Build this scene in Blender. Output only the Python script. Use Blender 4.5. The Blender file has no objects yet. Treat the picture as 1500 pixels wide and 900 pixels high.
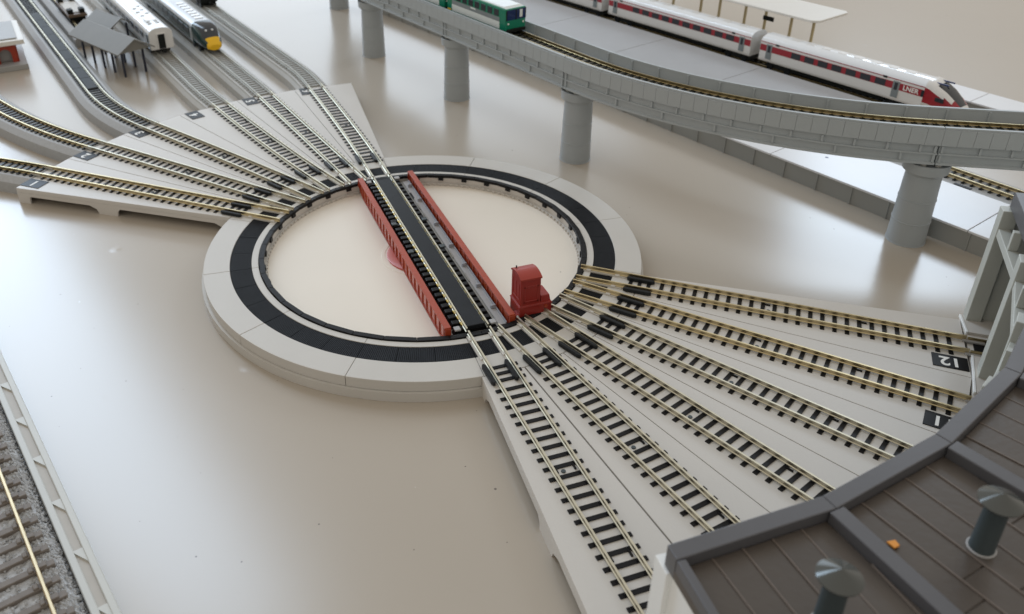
import bpy, bmesh, math, random
from mathutils import Vector, Matrix

# ---------------------------------------------------------------- scene, camera, light
# All dimensions below are millimetres of the real model layout; 1 Blender unit = 100 mm.
U = 0.01
random.seed(7)
sc = bpy.context.scene
sc.unit_settings.system = 'METRIC'
sc.unit_settings.scale_length = 0.1
COL = sc.collection

cam_d = bpy.data.cameras.new('camera')
cam = bpy.data.objects.new('camera', cam_d)
COL.objects.link(cam)
sc.camera = cam
CAM_POS = Vector((335.63, -100.98, 204.84)) * U
RIGHT = Vector((0.32174, 0.94677, -0.01026))
DOWN = Vector((0.47036, -0.16923, -0.86610))
FWD = Vector((-0.82173, 0.27383, -0.49977))
m3 = Matrix((RIGHT, -DOWN, -FWD)).transposed()
cam.matrix_world = Matrix.Translation(CAM_POS) @ m3.to_4x4()
cam_d.sensor_fit = 'HORIZONTAL'
cam_d.sensor_width = 36.0
cam_d.lens = 36.0 * 1284.1 / 1500.0
cam_d.shift_x = 0.06515
cam_d.shift_y = -0.06611
cam_d.clip_start = 0.01
cam_d.clip_end = 200.0
cam_d.dof.use_dof = True
cam_d.dof.focus_distance = 3.35
cam_d.dof.aperture_fstop = 2.4

world = bpy.data.worlds.new('World')
sc.world = world
world.use_nodes = True
bg = world.node_tree.nodes['Background']
bg.inputs['Color'].default_value = (1.0, 0.928, 0.83, 1)
bg.inputs['Strength'].default_value = 0.60

def window_lamp(name, centre, facing, w, h, radiance, color, roll=0.0):
    ld = bpy.data.lights.new(name, 'AREA')
    ld.shape = 'RECTANGLE'
    ld.size, ld.size_y = w * U, h * U
    ld.energy = radiance * math.pi * (w * U) * (h * U)
    ld.color = color
    o = bpy.data.objects.new(name, ld)
    COL.objects.link(o)
    o.location = Vector(centre) * U
    q = Vector(facing).to_track_quat('-Z', 'Y') @ Matrix.Rotation(math.radians(roll), 3, 'Z').to_quaternion()
    o.rotation_euler = q.to_euler()
    return o
DAY = (0.68, 0.83, 1.0)
window_lamp('window_light_tall', (-1600, -430, 1420), (1, 0, 0), 440, 2200, 7.6, (0.62, 0.79, 1.0), 15.6)
window_lamp('window_light_low', (-1600, 350, 430), (1, 0, 0), 1500, 560, 2.0, DAY)
window_lamp('window_light_side', (-1275, 1700, 1060), (0, -1, 0), 680, 520, 7.5, DAY)

sc.view_settings.view_transform = 'Standard'
sc.view_settings.look = 'None'
sc.view_settings.exposure = 0.04
sc.view_settings.gamma = 1.0
sc.view_settings.use_curve_mapping = False
sc.cycles.use_denoising = True
sc.cycles.max_bounces = 8

# ---------------------------------------------------------------- materials
MATS = {}
def mat(name, col, rough=0.5, metal=0.0, var=0.06, vscale=30.0, bump=0.0, bscale=120.0, spec=0.5, coat=0.0, alpha=None, trans=0.0, ior=1.5):
    m = bpy.data.materials.new(name)
    m.use_nodes = True
    nt = m.node_tree
    b = nt.nodes['Principled BSDF']
    b.inputs['Roughness'].default_value = rough
    b.inputs['Metallic'].default_value = metal
    b.inputs['Specular IOR Level'].default_value = spec
    b.inputs['Coat Weight'].default_value = coat
    b.inputs['Transmission Weight'].default_value = trans
    b.inputs['IOR'].default_value = ior
    tc = nt.nodes.new('ShaderNodeTexCoord')
    nz = nt.nodes.new('ShaderNodeTexNoise')
    nz.inputs['Scale'].default_value = vscale
    nz.inputs['Detail'].default_value = 6
    nt.links.new(tc.outputs['Object'], nz.inputs['Vector'])
    mx = nt.nodes.new('ShaderNodeMixRGB')
    mx.inputs[1].default_value = tuple(c * (1 - var) for c in col) + (1,)
    mx.inputs[2].default_value = tuple(min(1, c * (1 + var)) for c in col) + (1,)
    nt.links.new(nz.outputs['Fac'], mx.inputs[0])
    nt.links.new(mx.outputs[0], b.inputs['Base Color'])
    if bump > 0:
        n2 = nt.nodes.new('ShaderNodeTexNoise')
        n2.inputs['Scale'].default_value = bscale
        n2.inputs['Detail'].default_value = 4
        nt.links.new(tc.outputs['Object'], n2.inputs['Vector'])
        bp = nt.nodes.new('ShaderNodeBump')
        bp.inputs['Strength'].default_value = bump
        bp.inputs['Distance'].default_value = 0.003
        nt.links.new(n2.outputs['Fac'], bp.inputs['Height'])
        nt.links.new(bp.outputs['Normal'], b.inputs['Normal'])
    MATS[name] = m
    return m

def specks(m, scale, thresh, col, amount=1.0):
    """scattered dust specks mixed over a material's base colour"""
    nt = m.node_tree
    b = nt.nodes['Principled BSDF']
    src = b.inputs['Base Color'].links[0].from_socket
    tc = nt.nodes.new('ShaderNodeTexCoord')
    vo = nt.nodes.new('ShaderNodeTexVoronoi')
    vo.inputs['Scale'].default_value = scale
    nt.links.new(tc.outputs['Object'], vo.inputs['Vector'])
    cr = nt.nodes.new('ShaderNodeMath'); cr.operation = 'LESS_THAN'
    nt.links.new(vo.outputs['Distance'], cr.inputs[0])
    sp = nt.nodes.new('ShaderNodeSeparateColor')
    nt.links.new(vo.outputs['Color'], sp.inputs[0])
    rd = nt.nodes.new('ShaderNodeMapRange')
    rd.inputs['From Min'].default_value = 1 - thresh
    rd.inputs['From Max'].default_value = 1.0
    rd.inputs['To Min'].default_value = 0.0
    rd.inputs['To Max'].default_value = 0.055
    nt.links.new(sp.outputs[0], rd.inputs['Value'])
    nt.links.new(rd.outputs['Result'], cr.inputs[1])
    ml = nt.nodes.new('ShaderNodeMath'); ml.operation = 'MULTIPLY'
    nt.links.new(cr.outputs[0], ml.inputs[0]); ml.inputs[1].default_value = amount
    mx = nt.nodes.new('ShaderNodeMixRGB')
    nt.links.new(ml.outputs[0], mx.inputs[0])
    nt.links.new(src, mx.inputs[1])
    mx.inputs[2].default_value = tuple(col) + (1,)
    nt.links.new(mx.outputs[0], b.inputs['Base Color'])

TABLE = mat('table_paint', (0.442, 0.392, 0.328), 0.22, 0, 0.035, 1.1, 0.06, 5.0, spec=0.75)
def dents(m, scale, frac, strength):
    nt = m.node_tree; b = nt.nodes['Principled BSDF']
    tc = nt.nodes.new('ShaderNodeTexCoord'); vo = nt.nodes.new('ShaderNodeTexVoronoi'); vo.inputs['Scale'].default_value = scale
    nt.links.new(tc.outputs['Object'], vo.inputs['Vector'])
    sp = nt.nodes.new('ShaderNodeSeparateColor'); nt.links.new(vo.outputs['Color'], sp.inputs[0])
    gt_ = nt.nodes.new('ShaderNodeMath'); gt_.operation = 'GREATER_THAN'; gt_.inputs[1].default_value = 1 - frac
    nt.links.new(sp.outputs[1], gt_.inputs[0])
    mr = nt.nodes.new('ShaderNodeMapRange'); mr.interpolation_type = 'SMOOTHSTEP'
    for k, v in (('From Min', 0.0), ('From Max', 0.085), ('To Min', 1.0), ('To Max', 0.0)): mr.inputs[k].default_value = v
    nt.links.new(vo.outputs['Distance'], mr.inputs['Value'])
    ml = nt.nodes.new('ShaderNodeMath'); ml.operation = 'MULTIPLY'
    nt.links.new(gt_.outputs[0], ml.inputs[0]); nt.links.new(mr.outputs['Result'], ml.inputs[1])
    bp = nt.nodes.new('ShaderNodeBump'); bp.inputs['Strength'].default_value = strength; bp.inputs['Distance'].default_value = 0.006
    nt.links.new(ml.outputs[0], bp.inputs['Height'])
    nt.links.new(b.inputs['Normal'].links[0].from_socket, bp.inputs['Normal'])
    nt.links.new(bp.outputs['Normal'], b.inputs['Normal'])
dents(TABLE, 2.3, 0.3, 0.22)
specks(TABLE, 9.0, 0.35, (0.10, 0.09, 0.08), 0.8)
specks(TABLE, 15.0, 0.45, (0.12, 0.11, 0.10), 0.7)
specks(TABLE, 17.0, 0.10, (0.8, 0.8, 0.8), 0.6)
PIT = mat('pit_cream', (0.82, 0.765, 0.675), 0.35, 0, 0.04, 2.0)
specks(PIT, 14.0, 0.22, (0.22, 0.19, 0.16), 0.7)
DECK = mat('deck_grey', (0.60, 0.575, 0.535), 0.42, 0, 0.05, 4.0, 0.10, 160)
specks(DECK, 22.0, 0.10, (0.85, 0.85, 0.85), 0.6)
RING = mat('ring_grey', (0.57, 0.55, 0.51), 0.45, 0, 0.06, 5.0, 0.10, 160)
specks(RING, 18.0, 0.15, (0.30, 0.28, 0.26), 0.5)
BLACK = mat('black_plastic', (0.010, 0.010, 0.011), 0.38, 0, 0.3, 40, spec=0.16)
SOOT = mat('guard_black', (0.016, 0.018, 0.020), 0.35, 0, 0.3, 40, spec=0.16)
PLATE = mat('walkway_black', (0.014, 0.016, 0.019), 0.42, 0, 0.35, 14.0, 0.2, 200, spec=0.16)
specks(PLATE, 30.0, 0.12, (0.3, 0.3, 0.3), 0.6)
RAIL = mat('nickel_rail', (0.60, 0.56, 0.44), 0.40, 1.0, 0.12, 12.0)
BRASS = mat('brass_rail', (0.60, 0.50, 0.30), 0.38, 1.0, 0.15, 10.0)
OLD = mat('tarnished_rail', (0.46, 0.37, 0.20), 0.38, 1.0, 0.25, 14.0)
OLDB = mat('worn_brass_rail', (0.60, 0.50, 0.33), 0.48, 1.0, 0.2, 20.0)
GOLD = mat('gold_foot', (0.85, 0.60, 0.16), 0.35, 1.0, 0.1, 20.0)
CHAIR = mat('pale_rail_chair', (0.68, 0.66, 0.62), 0.4)
RED = mat('red_plastic', (0.37, 0.050, 0.016), 0.42, 0, 0.12, 8.0)
DKRED = mat('cabin_red', (0.30, 0.024, 0.017), 0.33, 0, 0.10, 8.0)
CONC = mat('viaduct_grey', (0.395, 0.43, 0.445), 0.45, 0, 0.05, 8.0, 0.05, 150)
CONC2 = mat('viaduct_inner_grey', (0.27, 0.26, 0.23), 0.5, 0, 0.08, 8.0)
PIER = mat('pier_grey', (0.37, 0.40, 0.415), 0.42, 0, 0.05, 6.0)
BED = mat('roadbed_grey', (0.40, 0.405, 0.405), 0.6, 0, 0.14, 60.0, 0.5, 300)
SLAB = mat('concrete_roadbed', (0.47, 0.465, 0.44), 0.5, 0, 0.06, 15.0)
SLABT = mat('concrete_sleeper', (0.33, 0.325, 0.30), 0.5, 0, 0.06, 15.0)
DULL = mat('dull_rail', (0.50, 0.49, 0.44), 0.5, 0.6, 0.1, 12.0)
UNDER = mat('underdeck_grey', (0.30, 0.29, 0.265), 0.5, 0, 0.1, 8.0)
SHELF = mat('shelf_grey', (0.40, 0.40, 0.40), 0.45)
LILAC = mat('bracket_grey', (0.36, 0.38, 0.42), 0.4)
WHITE = mat('white_platform', (0.74, 0.75, 0.77), 0.25, 0, 0.03, 6.0)
PGREY = mat('platform_grey', (0.37, 0.375, 0.385), 0.5, 0, 0.08, 5.0)
WALLG = mat('wall_grey', (0.31, 0.315, 0.30), 0.5, 0, 0.05, 6.0)
PANEL = mat('canopy_cream', (0.74, 0.72, 0.67), 0.4, 0, 0.02, 3.0)
POSTY = mat('canopy_post_tan', (0.55, 0.45, 0.24), 0.5)
ROOFB = mat('roof_plank_brown', (0.078, 0.065, 0.055), 0.34, 0, 0.22, 9.0, 0.15, 60)
specks(ROOFB, 16.0, 0.22, (0.45, 0.38, 0.33), 0.6)
RIMG = mat('roof_rim_grey', (0.098, 0.099, 0.108), 0.34, 0, 0.12, 9.0, 0.05, 60)
BATTEN = mat('roof_batten', (0.17, 0.14, 0.12), 0.4)
VENTG = mat('vent_grey', (0.045, 0.06, 0.065), 0.4)
CAPG = mat('vent_cap_metal', (0.085, 0.09, 0.085), 0.14, 0.35)
SHEDW = mat('shed_white', (0.86, 0.88, 0.88), 0.45, 0, 0.03, 5)
SHEDP = mat('shed_frame_grey', (0.50, 0.52, 0.485), 0.45, 0, 0.03, 5)
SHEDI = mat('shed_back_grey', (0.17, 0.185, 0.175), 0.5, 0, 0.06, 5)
ORANGE = mat('orange_scrap', (0.75, 0.30, 0.04), 0.5)
GREEN = mat('tram_green', (0.0, 0.20, 0.115), 0.28, 0, 0.03, 5, coat=0.3)
TRAMW = mat('tram_white', (0.74, 0.79, 0.78), 0.3)
TRAMG = mat('tram_grey_band', (0.22, 0.25, 0.26), 0.35)
GLASSD = mat('dark_window', (0.03, 0.035, 0.042), 0.12)
GLASSB = mat('cab_window_blue', (0.012, 0.03, 0.11), 0.08)
YEL = mat('nose_yellow', (0.86, 0.50, 0.01), 0.3)
DGREEN = mat('coach_dark_green', (0.012, 0.042, 0.042), 0.25, coat=0.3)
SILV = mat('coach_silver', (0.50, 0.51, 0.52), 0.3, 0.2)
COACHW = mat('coach_white', (0.76, 0.755, 0.74), 0.22, coat=0.3, var=0.02)
ROOFW = mat('coach_roof_white', (0.80, 0.83, 0.86), 0.16, coat=0.3, var=0.02)
TRED = mat('train_red', (0.33, 0.012, 0.024), 0.28, coat=0.3)
TBLACK = mat('underframe_black', (0.012, 0.014, 0.013), 0.55, spec=0.16)
TBLUE = mat('stripe_navy', (0.015, 0.03, 0.13), 0.3)
WOODG = mat('shelter_roof_grey', (0.19, 0.185, 0.165), 0.55, 0, 0.1, 12)
NAVY = mat('shelter_leg_navy', (0.022, 0.026, 0.048), 0.4)
BRICK = mat('building_red', (0.36, 0.035, 0.012), 0.45)
STONE = mat('building_base_grey', (0.36, 0.36, 0.35), 0.5)
BROWN = mat('wagon_brown', (0.13, 0.09, 0.06), 0.5)
TAN = mat('wagon_deck_tan', (0.50, 0.47, 0.42), 0.5)
BALL = mat('ballast_grey', (0.46, 0.47, 0.48), 0.7, 0, 0.5, 70.0, 1.0, 130)  # grey raised: the pale sky reflection between sleepers is put into the colour
TIE = mat('weathered_tie', (0.20, 0.175, 0.155), 0.6, 0, 0.25, 20.0, 0.3, 60)
FENCE = mat('fence_beam_pale', (0.60, 0.61, 0.58), 0.45, 0, 0.05, 8)
DIGIT = mat('white_print', (0.85, 0.85, 0.82), 0.5, var=0.0)
LIPB = mat('pit_lip_black', (0.012, 0.012, 0.013), 0.42, 0, 0.3, 30, 0.15, 100, spec=0.16)
CABR = mat('cabin_roof_red', (0.34, 0.034, 0.020), 0.38, 0, 0.1, 8)
WEBR = mat('girder_web_red_lit', (0.43, 0.078, 0.030), 0.26, 0, 0.12, 8.0, spec=0.8)  # same red as the flanges, lightened: reflected light is put into the web colour
PINKB = mat('pivot_red', (0.50, 0.10, 0.075), 0.3)

def ribbed_black():
    """black ring tiles with fine radial ribs as relief"""
    m = mat('ribbed_black', (0.013, 0.014, 0.016), 0.5, 0, 0.35, 14.0, spec=0.08)
    specks(m, 26.0, 0.08, (0.35, 0.35, 0.35), 0.6)
    nt = m.node_tree
    b = nt.nodes['Principled BSDF']
    tc = nt.nodes.new('ShaderNodeTexCoord')
    gr = nt.nodes.new('ShaderNodeTexGradient'); gr.gradient_type = 'RADIAL'
    nt.links.new(tc.outputs['Object'], gr.inputs['Vector'])
    mu = nt.nodes.new('ShaderNodeMath'); mu.operation = 'MULTIPLY'; mu.inputs[1].default_value = 2 * math.pi * 720
    nt.links.new(gr.outputs['Fac'], mu.inputs[0])
    sn = nt.nodes.new('ShaderNodeMath'); sn.operation = 'SINE'
    nt.links.new(mu.outputs[0], sn.inputs[0])
    bp = nt.nodes.new('ShaderNodeBump'); bp.inputs['Strength'].default_value = 0.8; bp.inputs['Distance'].default_value = 0.0015
    nt.links.new(sn.outputs[0], bp.inputs['Height'])
    nt.links.new(bp.outputs['Normal'], b.inputs['Normal'])
    return m
RIBBED = ribbed_black()

# ---------------------------------------------------------------- mesh helpers
def rad(a): return math.radians(a)
def P(r, a): return (r * math.cos(rad(a)), r * math.sin(rad(a)))

class MB:
    def __init__(self): self.v = []; self.f = []
    def add(self, vs, fs):
        o = len(self.v); self.v += [tuple(p) for p in vs]; self.f += [[i + o for i in f] for f in fs]; return self
    def box(self, c, s, rz=0.0, top=1.0):
        cx, cy, cz = c; sx, sy, sz = [k / 2 for k in s]; ca, sa = math.cos(rad(rz)), math.sin(rad(rz)); vs = []
        for dz, k in ((-sz, 1.0), (sz, top)):
            for dx, dy in ((-sx, -sy), (sx, -sy), (sx, sy), (-sx, sy)):
                dx *= k; dy *= k
                vs.append((cx + dx * ca - dy * sa, cy + dx * sa + dy * ca, cz + dz))
        return self.add(vs, [(3, 2, 1, 0), (4, 5, 6, 7), (0, 1, 5, 4), (1, 2, 6, 5), (2, 3, 7, 6), (3, 0, 4, 7)])
    def prism(self, poly, z0, z1):
        n = len(poly)
        vs = [(x, y, z0) for x, y in poly] + [(x, y, z1) for x, y in poly]
        fs = [list(range(n))[::-1], list(range(n, 2 * n))] + [(i, (i + 1) % n, n + (i + 1) % n, n + i) for i in range(n)]
        return self.add(vs, fs)
    def wall(self, a, b, prof, t):
        """closed (s,z) profile in the vertical plane from a towards b, thickness t to the left"""
        dx, dy = b[0] - a[0], b[1] - a[1]; L = math.hypot(dx, dy); dx /= L; dy /= L; nx, ny = -dy, dx
        n = len(prof)
        vs = [(a[0] + dx * s, a[1] + dy * s, z) for s, z in prof] + [(a[0] + dx * s + nx * t, a[1] + dy * s + ny * t, z) for s, z in prof]
        fs = [list(range(n)), list(range(n, 2 * n))[::-1]] + [(i, n + i, n + (i + 1) % n, (i + 1) % n) for i in range(n)]
        return self.add(vs, fs)
    def sector(self, r0, r1, a0, a1, z0, z1, n=8):
        for i in range(n):
            t0 = a0 + (a1 - a0) * i / n; t1 = a0 + (a1 - a0) * (i + 1) / n
        pts = [P(r0, a0 + (a1 - a0) * i / n) for i in range(n + 1)]; pto = [P(r1, a0 + (a1 - a0) * i / n) for i in range(n + 1)]
        vs = [(x, y, z) for z in (z0, z1) for ps in (pts, pto) for x, y in ps]; k = n + 1; fs = []
        I = lambda l, o, i: l * 2 * k + o * k + i
        for i in range(n):
            fs += [(I(1, 0, i), I(1, 1, i), I(1, 1, i + 1), I(1, 0, i + 1)), (I(0, 0, i), I(0, 0, i + 1), I(0, 1, i + 1), I(0, 1, i)),
                   (I(0, 1, i), I(0, 1, i + 1), I(1, 1, i + 1), I(1, 1, i)), (I(0, 0, i), I(1, 0, i), I(1, 0, i + 1), I(0, 0, i + 1))]
        if abs(abs(a1 - a0) - 360) > 1e-6:
            fs += [(I(0, 0, 0), I(0, 1, 0), I(1, 1, 0), I(1, 0, 0)), (I(0, 0, n), I(1, 0, n), I(1, 1, n), I(0, 1, n))]
        return self.add(vs, fs)
    def lathe(self, prof, n=32, c=(0, 0), cap=True):
        vs = []; k = len(prof)
        for i in range(n):
            a = 2 * math.pi * i / n
            vs += [(c[0] + r * math.cos(a), c[1] + r * math.sin(a), z) for r, z in prof]
        fs = []
        for i in range(n):
            j = (i + 1) % n
            for q in range(k - 1): fs.append((i * k + q, j * k + q, j * k + q + 1, i * k + q + 1))
        if cap:
            fs.append([i * k for i in range(n)][::-1]); fs.append([i * k + k - 1 for i in range(n)])
        return self.add(vs, fs)
    def sweep(self, path, prof, z=0.0):
        """closed profile [(offset to the left, z)] along an open polyline"""
        n = len(path); k = len(prof); vs = []
        for i, (x, y) in enumerate(path):
            x0, y0 = path[max(i - 1, 0)]; x1, y1 = path[min(i + 1, n - 1)]
            L = math.hypot(x1 - x0, y1 - y0) or 1; nx, ny = -(y1 - y0) / L, (x1 - x0) / L
            vs += [(x + nx * o, y + ny * o, z + h) for o, h in prof]
        fs = [(i * k + q, i * k + (q + 1) % k, (i + 1) * k + (q + 1) % k, (i + 1) * k + q) for i in range(n - 1) for q in range(k)]
        fs += [list(range(k))[::-1], [(n - 1) * k + q for q in range(k)]]
        return self.add(vs, fs)
    def cyl(self, a, b, r, n=10, r2=None):
        a, b = Vector(a), Vector(b); d = (b - a).normalized(); u = d.orthogonal().normalized(); w = d.cross(u); r2 = r if r2 is None else r2
        vs = [tuple(a + (u * math.cos(2 * math.pi * i / n) + w * math.sin(2 * math.pi * i / n)) * r) for i in range(n)]
        vs += [tuple(b + (u * math.cos(2 * math.pi * i / n) + w * math.sin(2 * math.pi * i / n)) * r2) for i in range(n)]
        return self.add(vs, [(i, (i + 1) % n, n + (i + 1) % n, n + i) for i in range(n)] + [list(range(n))[::-1], list(range(n, 2 * n))])
    def build(self, name, m, parent=None, bev=0.0, smooth=False, loc=(0, 0, 0), rz=0.0):
        me = bpy.data.meshes.new(name)
        bm = bmesh.new()
        vs = [bm.verts.new((x * U, y * U, z * U)) for x, y, z in self.v]
        for f in self.f:
            try: bm.faces.new([vs[i] for i in f])
            except ValueError: pass
        bmesh.ops.remove_doubles(bm, verts=bm.verts, dist=1e-6)
        bmesh.ops.recalc_face_normals(bm, faces=bm.faces)
        if bev > 0:
            es = [e for e in bm.edges if len(e.link_faces) == 2 and e.calc_face_angle(0) > 0.5]
            bmesh.ops.bevel(bm, geom=es, offset=bev * U, segments=1 if bev < 0.3 else 2, affect='EDGES', profile=0.5, clamp_overlap=True)
        bm.to_mesh(me); bm.free()
        if smooth:
            for p in me.polygons: p.use_smooth = True
            me.set_sharp_from_angle(angle=rad(38))
        me.materials.append(m)
        o = bpy.data.objects.new(name, me); COL.objects.link(o)
        o.location = Vector(loc) * U; o.rotation_euler = (0, 0, rad(rz))
        if parent: o.parent = parent
        return o

def dup(o, parent, loc=(0, 0, 0), rz=0.0):
    c = o.copy(); COL.objects.link(c); c.parent = parent
    c.location = Vector(loc) * U; c.rotation_euler = (0, 0, rad(rz))
    return c

def tag(o, label, cat, group=None, kind=None):
    o['label'] = label; o['category'] = cat
    if group: o['group'] = group
    if kind: o['kind'] = kind
    return o
def thing(name, label, cat, loc=(0, 0, 0), rz=0.0, group=None):
    o = bpy.data.objects.new(name, None); COL.objects.link(o); o.empty_display_size = 0.05
    o.location = Vector(loc) * U; o.rotation_euler = (0, 0, rad(rz))
    return tag(o, label, cat, group)

def text_mesh(name, s, size, m, parent, loc, rot, depth=0.05):
    cu = bpy.data.curves.new(name, 'FONT'); cu.body = s; cu.size = size * U; cu.extrude = depth * U
    cu.offset = size * U * .022; cu.align_x = 'CENTER'; cu.align_y = 'CENTER'
    t = bpy.data.objects.new(name, cu); COL.objects.link(t)
    dg = bpy.context.evaluated_depsgraph_get()
    me = bpy.data.meshes.new_from_object(t.evaluated_get(dg))
    bpy.data.objects.remove(t)
    me.materials.clear(); me.materials.append(m)
    o = bpy.data.objects.new(name, me); COL.objects.link(o)
    o.parent = parent; o.location = Vector(loc) * U; o.rotation_euler = rot
    return o

RAILP = [(-.5, 0), (.5, 0), (.5, .22), (.18, .45), (.18, 1.2), (.34, 1.4), (.34, 1.85), (-.34, 1.85), (-.34, 1.4), (-.18, 1.2), (-.18, .45), (-.5, .22)]
T = -8.6          # table level; 0 = top of the turntable ring and the approach decks

def sleeper_mesh(name, m, L=14.0, w=1.6, h=0.34, gauge=9.0, chair=True):
    b = MB().box((0, 0, h / 2), (w, L, h))
    if chair:
        for s in (-1, 1):
            b.box((0, s * gauge / 2 + .95, h + .2), (.9, .6, .4), top=.7)
            b.box((0, s * gauge / 2 - .95, h + .2), (.9, .6, .4), top=.7)
    o = b.build(name, m, None)
    COL.objects.unlink(o)
    return o
SLP = sleeper_mesh('sleeper', BLACK)
SLP_CONC = sleeper_mesh('sleeper', SLABT, 14.0, 2.1, .9)
SLP_VIA = sleeper_mesh('sleeper', TBLACK, 14.0, 2.2, .7)
SLP_BED = sleeper_mesh('sleeper', SOOT, 13.6, 1.5, .8)
INFILL = mat('infill_dark', (0.045, 0.05, 0.052), 0.55, 0, 0.2, 20, spec=0.12)

def lay_sleepers(parent, path, z, proto, pitch, start=0.0, stop=None):
    d = 0.0; nxt = start; n = 0
    for (x0, y0), (x1, y1) in zip(path, path[1:]):
        L = math.hypot(x1 - x0, y1 - y0)
        while nxt <= d + L and (stop is None or nxt <= stop):
            t = (nxt - d) / L
            dup(proto, parent, (x0 + (x1 - x0) * t, y0 + (y1 - y0) * t, z), math.degrees(math.atan2(y1 - y0, x1 - x0)))
            nxt += pitch; n += 1
        d += L
    return n

def lay_rails(parent, path, z, m, gauge=9.0):
    for s in (-1, 1):
        MB().sweep(path, [(o + s * gauge / 2, h) for o, h in RAILP], z).build('rail', m, parent)

def bezier_arc(x, y, h, segs):
    """segs: list of (length, turn in degrees); returns points, starting heading h in degrees"""
    pts = [(x, y)]
    for L, turn in segs:
        n = max(1, int(abs(turn) / 1.5)) if turn else max(1, int(L / 60))
        for i in range(n):
            hh = h + turn * (i + .5) / n
            x += math.cos(rad(hh)) * L / n; y += math.sin(rad(hh)) * L / n
            pts.append((x, y))
        h += turn
    return pts

# ---------------------------------------------------------------- table
b = MB().box((-350, 250, T - 12), (2300, 1900, 24))
o = b.build('table_top', TABLE, None, bev=1.5); o['kind'] = 'structure'

# ---------------------------------------------------------------- turntable pit and ring
tt = thing('turntable', 'round grey turntable pit with black ribbed ring around the bridge', 'turntable', (0, 0, T))
ZO = -T           # children of the turntable: z given from ring level
def up(b): b.v = [(x, y, z + ZO) for x, y, z in b.v]; return b
up(MB().lathe([(73.5, T + .02), (73.5, -5.4), (100.4, -4.6), (100.4, T + .02)], 120, cap=False)).build('base_ring', RING, tt, smooth=True)
for k in range(12):
    a0 = -34.4 + 30 * k
    up(MB().sector(87.7, 99.2, a0 + .06, a0 + 29.94, -4.55, 0, 20)).build('ring_segment', RING, tt, bev=.12)
    up(MB().sector(75.1, 78.1, a0 + .06, a0 + 29.94, -4.5, 0.0, 20)).build('inner_ring_segment', RING, tt, bev=.1)
for k in range(36):
    a0 = -34.4 + 10 * k
    h = random.uniform(-.08, .03)
    up(MB().sector(78.25, 87.55, a0 + .06, a0 + 9.94, -3, -.12 + h, 5)).build('ribbed_tile', RIBBED, tt)
    up(MB().prism([P(72.6, a0 + 5.05), P(75.0, a0 + 5.05), P(75.0, a0 + 14.95), P(72.6, a0 + 14.95)], -1.0, .55)).build('lip_segment', LIPB, tt, bev=.12)
    x, y = P(72.35, a0 + 9.4)
    up(MB().box((x, y, -1.3), (.9, 2.6, 1.9), a0 + 9.4)).build('wall_clip', BLACK, tt)
up(MB().lathe([(73.4, -.6), (72.9, -.6), (72.7, -5.3), (73.4, -5.3)], 108, cap=False)).build('pit_wall', RING, tt, smooth=True)
up(MB().lathe([(0.01, -5.6), (73.2, -5.6), (73.2, -5.15), (0.01, -5.15)], 96, cap=False)).build('pit_floor', PIT, tt)
rk = []
NT = 150
for i in range(NT):
    for f, r in ((0, 71.9), (.5, 71.9), (.5, 71.3), (1, 71.3)):
        rk.append(P(r, 360 * (i + f) / NT))
b = MB(); n = len(rk); ro = [P(72.68, 360 * (i // 4 + (0, .5, .5, 1)[i % 4]) / NT) for i in range(n)]
for i in range(n):
    j = (i + 1) % n
    q = [rk[i], rk[j]]; w = [ro[i], ro[j]]
    b.add([(*q[0], -5.1), (*q[1], -5.1), (*q[1], -3.9), (*q[0], -3.9), (*w[0], -3.9), (*w[1], -3.9)], [(0, 1, 2, 3), (3, 2, 5, 4)])
up(b).build('rack_ring', RING, tt)
up(MB().lathe([(0.01, -5.14), (19.6, -5.14), (19.4, -4.9), (18.0, -4.9), (17.9, -5.1), (0.01, -5.1)], 48, cap=False)).build('pivot_collar', PIT, tt, smooth=True)

# ---------------------------------------------------------------- bridge
br = thing('turntable_bridge', 'red girder bridge with black walkway spanning the turntable pit', 'bridge', (0, 0, -5.1))
def upb(b): b.v = [(x, y, z + 5.1) for x, y, z in b.v]; return b
upb(MB().lathe([(17.0, -5.1), (17.0, -4.5), (16.4, -4.2), (9.4, -4.2), (9.0, -1.4), (0.01, -1.4)], 40, cap=False)).build('pivot_disc', PINKB, br, smooth=True)
upb(MB().box((0, 1.5, -2.2), (141, 24.6, .8))).build('underdeck', UNDER, br, bev=.1)
def girder(y, s, notch):
    """s = side of the outer face"""
    X0, X1 = -71.2, 70.4
    b = MB()
    b.wall((X0, y - .62), (X1, y - .62), [(0, -1.2), (7, -4.2), (X1 - X0 - 7, -4.2), (X1 - X0, -1.2), (X1 - X0, 2.6), (0, 2.6)], 1.24)
    g = upb(b).build('girder', WEBR, br)
    upb(MB().box(((X0 + X1) / 2, y, 3.0), (X1 - X0 + .2, 2.7, .8))).build('top_flange', RED, g, bev=.12)
    upb(MB().wall((X0, y - 1.1), (X1, y - 1.1), [(0, -1.8), (7, -4.8), (X1 - X0 - 7, -4.8), (X1 - X0, -1.8), (X1 - X0, -1.2), (X1 - X0 - 7, -4.15), (7, -4.15), (0, -1.2)], 2.2)).build('bottom_flange', RED, g)
    st = None
    for i in range(25):
        x = X0 + 2.5 + i * (X1 - X0 - 5) / 24
        if st is None:
            st = upb(MB().box((0, 0, -.6), (.7, 2.1, 6.5))).build('stiffener', RED, g, loc=(x, y, 0))
        else: dup(st, g, (x, y, 0))
    upb(MB().box((X1 + .1, y, .6), (.7, 2.6, 4.6))).build('end_plate', RED, g, bev=.1)
    upb(MB().box((X0 - .1, y, .6), (.7, 2.6, 4.6))).build('end_plate', RED, g, bev=.1)
girder(-12.0, -1, False)
girder(15.2, 1, True)
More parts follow.
